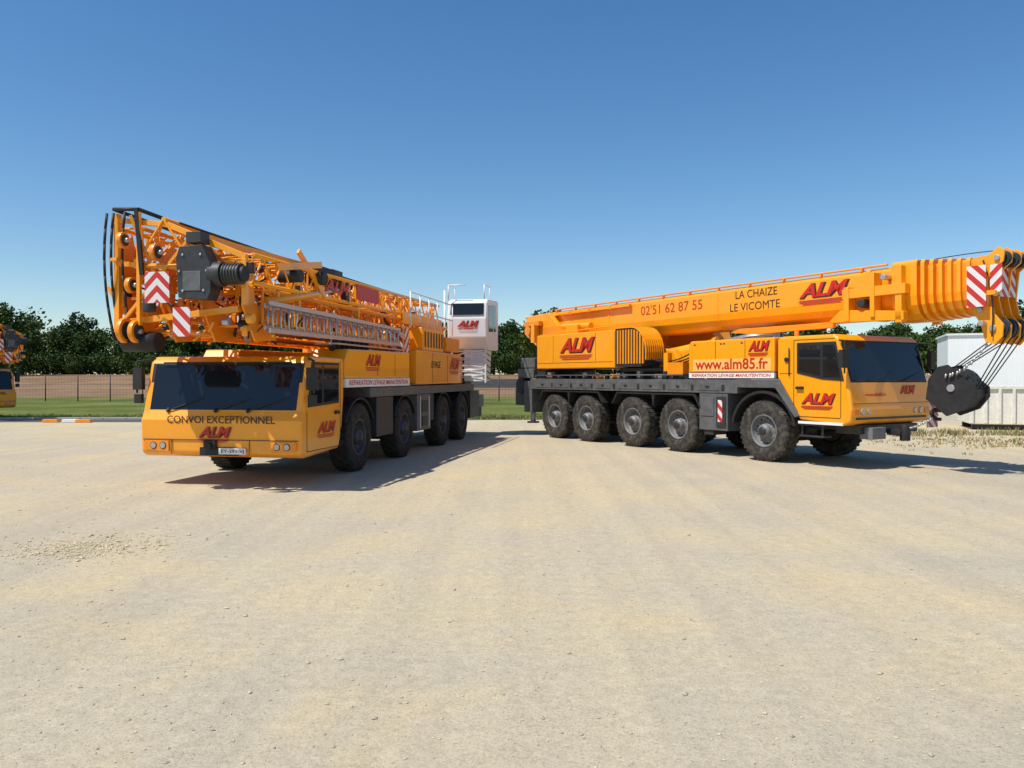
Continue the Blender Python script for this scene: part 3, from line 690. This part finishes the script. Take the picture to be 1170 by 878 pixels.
def edge(y0,wd):
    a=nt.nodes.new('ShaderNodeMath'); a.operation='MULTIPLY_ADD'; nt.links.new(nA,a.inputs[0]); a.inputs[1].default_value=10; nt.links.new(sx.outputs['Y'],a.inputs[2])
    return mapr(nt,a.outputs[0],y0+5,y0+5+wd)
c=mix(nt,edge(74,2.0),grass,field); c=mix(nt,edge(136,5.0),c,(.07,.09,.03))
nt.links.new(c,bs.inputs['Base Color'])
bp=nt.nodes.new('ShaderNodeBump'); bp.inputs['Strength'].default_value=.8; bp.inputs['Distance'].default_value=.1; nt.links.new(nC,bp.inputs['Height']); nt.links.new(bp.outputs['Normal'],bs.inputs['Normal'])
b=B(); ys=[-600,-100,0,30,60,78]+[78+62*i/16 for i in range(1,17)]+[200,400,2500]; xs=[-2500,-300,-100,0,100,300,2500]
g=[[b.bm.verts.new((x,y,hgt(y))) for x in xs] for y in ys]
for j in range(len(ys)-1):
    for i in range(len(xs)-1): b.face([g[j][i],g[j][i+1],g[j+1][i+1],g[j+1][i]],m,True)
b.obj('ground',recalc=False)
b=B(); pts=[(-120,-60),(120,-60),(120,49)]
rr=random.Random(3)
pts+=[(15,49)]+[(14.5+rr.uniform(-.3,.3),45),(14+rr.uniform(-.4,.4),40)]+[(13.5,36.5)]
x=12.5
while x>-100: pts.append((x,35+rr.uniform(-.18,.18))); x-=1.1
vs=[b.bm.verts.new((p[0],p[1],.006)) for p in pts]; b.face(vs,GRAV)
bmesh.ops.triangulate(b.bm,faces=b.bm.faces); 
for f_ in b.bm.faces:
    f_.normal_update()
    if f_.normal.z<0: f_.normal_flip()
b.obj('gravel_yard',recalc=False)
DKG=paint('dark_grey_ground',(.07,.072,.08),.9,var=.2,scale=6,bump=.3); CON=paint('concrete',(.42,.40,.36),.85,var=.15,scale=5,bump=.3)
b=B(); b.box(-110,-15.3,33.3,35.3,.0,.012,DKG); b.obj('dark_strip')  # thin flat dark grey strip in front of the kerb
b=B()
x=-60
while x<-6: b.box(x,x+.98,35.4,35.55,0,.10,CON); x+=1.0
b.obj('kerb',bevel=.01)
b=B()
for i,(x,y) in enumerate(((-19.0,33.0),(-18.2,33.0),(-17.6,32.9))):
    b.prism([(x-.33,.01),(x+.33,.01),(x+.30,.14),(x-.30,.14)],y,y+.22,YD if i%2==0 else W)
b.obj('wheel_stop',bevel=.02)
SM=paint('stone',(.42,.37,.28),.9,var=.3,scale=11)
SAND=paint('sandy_clod',(.56,.46,.28),.95,var=.2,scale=8)
b=B()
def stone(x,y,s,mt):
    M=Matrix.Translation((x,y,.006+s*.25))@Matrix.Rotation(R.uniform(0,6.28),4,'Z')@Matrix.Diagonal((s*R.uniform(.7,1.3),s*R.uniform(.6,1),s*R.uniform(.35,.7),1))
    P=[(1,0,0),(-1,0,0),(0,1,0),(0,-1,0),(0,0,1),(0,0,-1)]
    v=[b.bm.verts.new(M@Vector((p[0]+R.uniform(-.25,.25),p[1]+R.uniform(-.25,.25),p[2]))) for p in P]
    for f_ in ((0,2,4),(2,1,4),(1,3,4),(3,0,4),(2,0,5),(1,2,5),(3,1,5),(0,3,5)): b.face([v[k] for k in f_],mt)
for i in range(8000):
    y=1.8+18*R.random()**1.6; x=R.uniform(-.75,.75)*y; stone(x,y,R.choice([.004,.005,.006,.008,.012]) if R.random()<.975 else .02,SM if R.random()<.6 else SAND)
for i in range(900): 
    x=R.gauss(-4.7,.42); y=R.gauss(8.8,.35); stone(x,y,R.uniform(.006,.020)*(1 if R.random()<.9 else 1.8),SAND)
b.obj('gravel')
GR=paint('grass_blades',(.13,.17,.04),.8,var=.5,scale=1.5); DRY=paint('dry_grass',(.32,.25,.12),.9,var=.3,scale=2)
b=B()
def tuft(x,y,hh,m,n=7,z=0):
    for _ in range(n):
        a=R.uniform(0,6.28); w=.02; xx=x+R.gauss(0,.08); yy=y+R.gauss(0,.08); k=hh*R.uniform(.5,1.1)
        b.face([b.bm.verts.new((xx-w*math.cos(a),yy-w*math.sin(a),z)),b.bm.verts.new((xx+w*math.cos(a),yy+w*math.sin(a),z)),b.bm.verts.new((xx+R.gauss(0,.3)*k,yy+R.gauss(0,.3)*k,z+k))],m)
for i in range(2600): tuft(R.uniform(-34,12),35.6+abs(R.gauss(0,1.5)),.12,GR if R.random()<.7 else DRY)
for i in range(380): tuft(R.gauss(14.2,2.2),R.gauss(23.2,1.3),.08,DRY if R.random()<.8 else GR,5)
for i in range(300): tuft(R.uniform(12,24),27.0+R.gauss(0,.4)-(R.random()*1.5),.22,DRY if R.random()<.6 else GR,6)
b.obj('grass',recalc=False)
POST=paint('fence_post',(.06,.06,.055),.7); WIRE=paint('fence_wire',(.10,.11,.10),.6,metal=.3)
b=B(); x=-46
while x<10:
    b.cyl((x,62,0),(x,62,2.05),.045,POST,8); x+=2.5
for z in (.1,.5,.9,1.3,1.7,2.0): b.cyl((-46,62,z),(10,62,z),.012,WIRE,5)
x=-46
while x<10: b.cyl((x,62.01,.05),(x,62.01,2.0),.005,WIRE,4,caps=False); x+=.25
b.obj('wire_fence')
b=B(); b.box(-11,4,98,98.3,.3,1.6,G); b.obj('concrete_wall')
CREAM=paint('cream_paint',(.78,.75,.66),.6,var=.08,dust=.25); 
SK=empty('skip_container',loc=(16.3,28.6,0),rz=math.radians(-20))
b=B()
b.box(0,7.0,0,.06,.22,1.45,CREAM); b.box(0,7.0,2.3,2.36,.22,1.45,CREAM); b.box(0,.06,.06,2.3,.22,1.45,CREAM); b.box(6.94,7,.06,2.3,.22,1.45,CREAM); b.box(.06,6.94,.06,2.3,.2,.26,CREAM)
b.box(-.05,7.05,-.07,.08,1.45,1.56,CREAM); b.box(-.05,7.05,2.28,2.43,1.45,1.56,CREAM); b.box(-.05,.10,.08,2.28,1.45,1.56,CREAM)
for i in range(17): x=.02+i*.43; b.box(x,x+.09,-.08,0,.24,1.449,CREAM)
b.box(.1,6.9,.2,.35,.0,.2,GD); b.box(.1,6.9,2.0,2.15,.0,.2,GD)
b.obj('skip_body',SK,.01)
CL,nt,bs=newmat('white_cladding'); bs.inputs['Roughness'].default_value=.5
tc=nt.nodes.new('ShaderNodeTexCoord'); wv=nt.nodes.new('ShaderNodeTexWave'); wv.inputs['Scale'].default_value=4.0; wv.bands_direction='X'; nt.links.new(tc.outputs['Object'],wv.inputs['Vector'])
bp=nt.nodes.new('ShaderNodeBump'); bp.inputs['Strength'].default_value=.25; bp.inputs['Distance'].default_value=.03; nt.links.new(wv.outputs['Fac'],bp.inputs['Height']); nt.links.new(bp.outputs['Normal'],bs.inputs['Normal'])
nz=noise(nt,tc.outputs['Object'],.6,6); nt.links.new(ramp(nt,nz,[(.3,(.80,.81,.82)),(.7,(.86,.87,.88))]),bs.inputs['Base Color'])
WB=empty('warehouse',loc=(28.2,52,0),rz=math.radians(-22))
b=B(); b.box(0,30,0,6,0,4.55,CL); b.obj('walls',WB)
b=B(); b.box(-.1,30.1,-.1,6.1,4.555,4.68,W); b.obj('roof',WB)
b=B()
for x in (9,18,26): b.box(x,x+3.6,-.04,.02,0.02,3.6,RIM)
for x in (14,22.5): b.box(x,x+1.6,-.03,.02,2.2,3.3,GL)
b.obj('doors_and_windows',WB)
LEAF,nt,bs=gm('foliage'); bs.inputs['Roughness'].default_value=.7
gp=nt.nodes.new('ShaderNodeNewGeometry').outputs['Position']; oi=nt.nodes.new('ShaderNodeObjectInfo')
na=noise(nt,gp,.35,6,.7); col=ramp(nt,na,[(.32,(.022,.042,.010)),(.5,(.048,.085,.018)),(.68,(.09,.135,.03))])
col=mix(nt,1.0,col,ramp(nt,oi.outputs['Random'],[(0,(.75,.8,.8)),(.5,(1,1,1)),(1,(1.3,1.15,.9))]),'MULTIPLY'); nt.links.new(col,bs.inputs['Base Color'])
BARK=paint('bark',(.09,.07,.05),.9,var=.3,bump=.5)
def tree_mesh(seed,H,Wd,nl):
    r=random.Random(seed); b=B()
    b.cyl((0,0,0),(r.uniform(-.2,.2),r.uniform(-.2,.2),H*.55),.28,BARK,8,r2=.12)
    lobes=[]
    for i in range(13):
        a=r.uniform(0,6.28); z=H*r.uniform(.22,.86); k=math.sin(math.pi*min(1,max(.1,(z/H-.05))))**.6
        rad=Wd*.5*k*r.uniform(.2,.8); c=Vector((rad*math.cos(a),rad*math.sin(a),z)); s=Wd*r.uniform(.16,.28)
        lobes.append((c,s)); b.cyl((0,0,H*r.uniform(.18,.5)),c,.10,BARK,6,r2=.03)
    lobes.append((Vector((r.uniform(-.5,.5),0,H*.9)),Wd*.16))
    for _ in range(nl):
        c,s=r.choice(lobes); d=Vector((r.gauss(0,1),r.gauss(0,1),r.gauss(0,.85))).normalized()*s*r.uniform(.45,1.12)
        p=c+d; 
        if p.z<.2: continue
        q=Vector((r.gauss(0,1),r.gauss(0,1),r.gauss(0,1))).normalized(); u=q.orthogonal().normalized(); v=q.cross(u); sz=r.uniform(.12,.30)
        b.face([b.bm.verts.new(p+u*sz),b.bm.verts.new(p+v*sz*.7),b.bm.verts.new(p-u*sz),b.bm.verts.new(p-v*sz*.7)],LEAF)
    me=D.meshes.new('tree'); b.bm.to_mesh(me); b.bm.free()
    for mm in b.mats: me.materials.append(mm)
    return me
TM=[tree_mesh(10+i,R.uniform(8.5,10.5),R.uniform(7,9),3600) for i in range(5)]
BM=[tree_mesh(40+i,4.2,7,2200) for i in range(2)]
TL=empty('tree_line')
k=0
def puttree(me,x,y,s,parent=TL):
    global k
    k+=1; o=D.objects.new('tree_%d'%k,me); sc.collection.objects.link(o); o.parent=parent; o.location=(x,y,hgt(y)-.2); o.rotation_euler=(0,0,R.uniform(0,6.28)); o.scale=(s*R.uniform(.9,1.15),s*R.uniform(.9,1.15),s)
x=-125
while x<125:
    puttree(R.choice(TM),x,R.uniform(143,150),R.uniform(.8,1.18)); x+=R.uniform(3.2,5.2)
x=-125
while x<125:
    puttree(R.choice(TM),x,R.uniform(154,162),R.uniform(.95,1.2)); x+=R.uniform(4,7)
x=-125
while x<125:
    puttree(R.choice(BM),x,R.uniform(139,142),R.uniform(.7,1.0)); x+=R.uniform(2.8,4)
def single(x,y,s,i):
    puttree(TM[i],x,y,s,None); o=D.objects['tree_%d'%k]; o.name='broadleaf_tree'
single(-81,128,1.35,0); single(49,75,.95,2); single(3.6,112,.95,1)
# ------------------------------------------------------------------ light, sky, camera
el=math.radians(60); az=Vector((-.86,-.51,0)).normalized()
sdir=Vector((az.x*math.cos(el),az.y*math.cos(el),math.sin(el)))
sun=D.lights.new('sun','SUN'); sun.energy=5.0; sun.angle=math.radians(.53); sun.color=(1,.95,.86)
so=D.objects.new('sun',sun); sc.collection.objects.link(so); so.rotation_euler=(-sdir).to_track_quat('-Z','Y').to_euler(); so.location=(-20,-10,30)
w=D.worlds.new('World'); sc.world=w; w.use_nodes=True; nt=w.node_tree
bg=nt.nodes['Background']; sk=nt.nodes.new('ShaderNodeTexSky'); sk.sky_type='NISHITA'; sk.sun_disc=False; sk.sun_elevation=el; sk.sun_rotation=math.atan2(az.x,az.y)%(2*math.pi)
sk.air_density=1.0; sk.dust_density=.3; sk.ozone_density=2.6; sk.altitude=0
hs=nt.nodes.new('ShaderNodeHueSaturation'); hs.inputs['Saturation'].default_value=1.25; hs.inputs['Value'].default_value=1.0
nt.links.new(sk.outputs[0],hs.inputs['Color']); nt.links.new(hs.outputs[0],bg.inputs['Color']); bg.inputs['Strength'].default_value=.13
cam=D.cameras.new('camera'); cam.lens=28.25; cam.sensor_width=36; cam.clip_end=6000
co=D.objects.new('camera',cam); sc.collection.objects.link(co); co.location=(0,0,1.88); co.rotation_euler=(math.radians(89.5),0,0)
sc.camera=co
sc.view_settings.view_transform='Standard'; sc.view_settings.look='None'; sc.view_settings.exposure=0
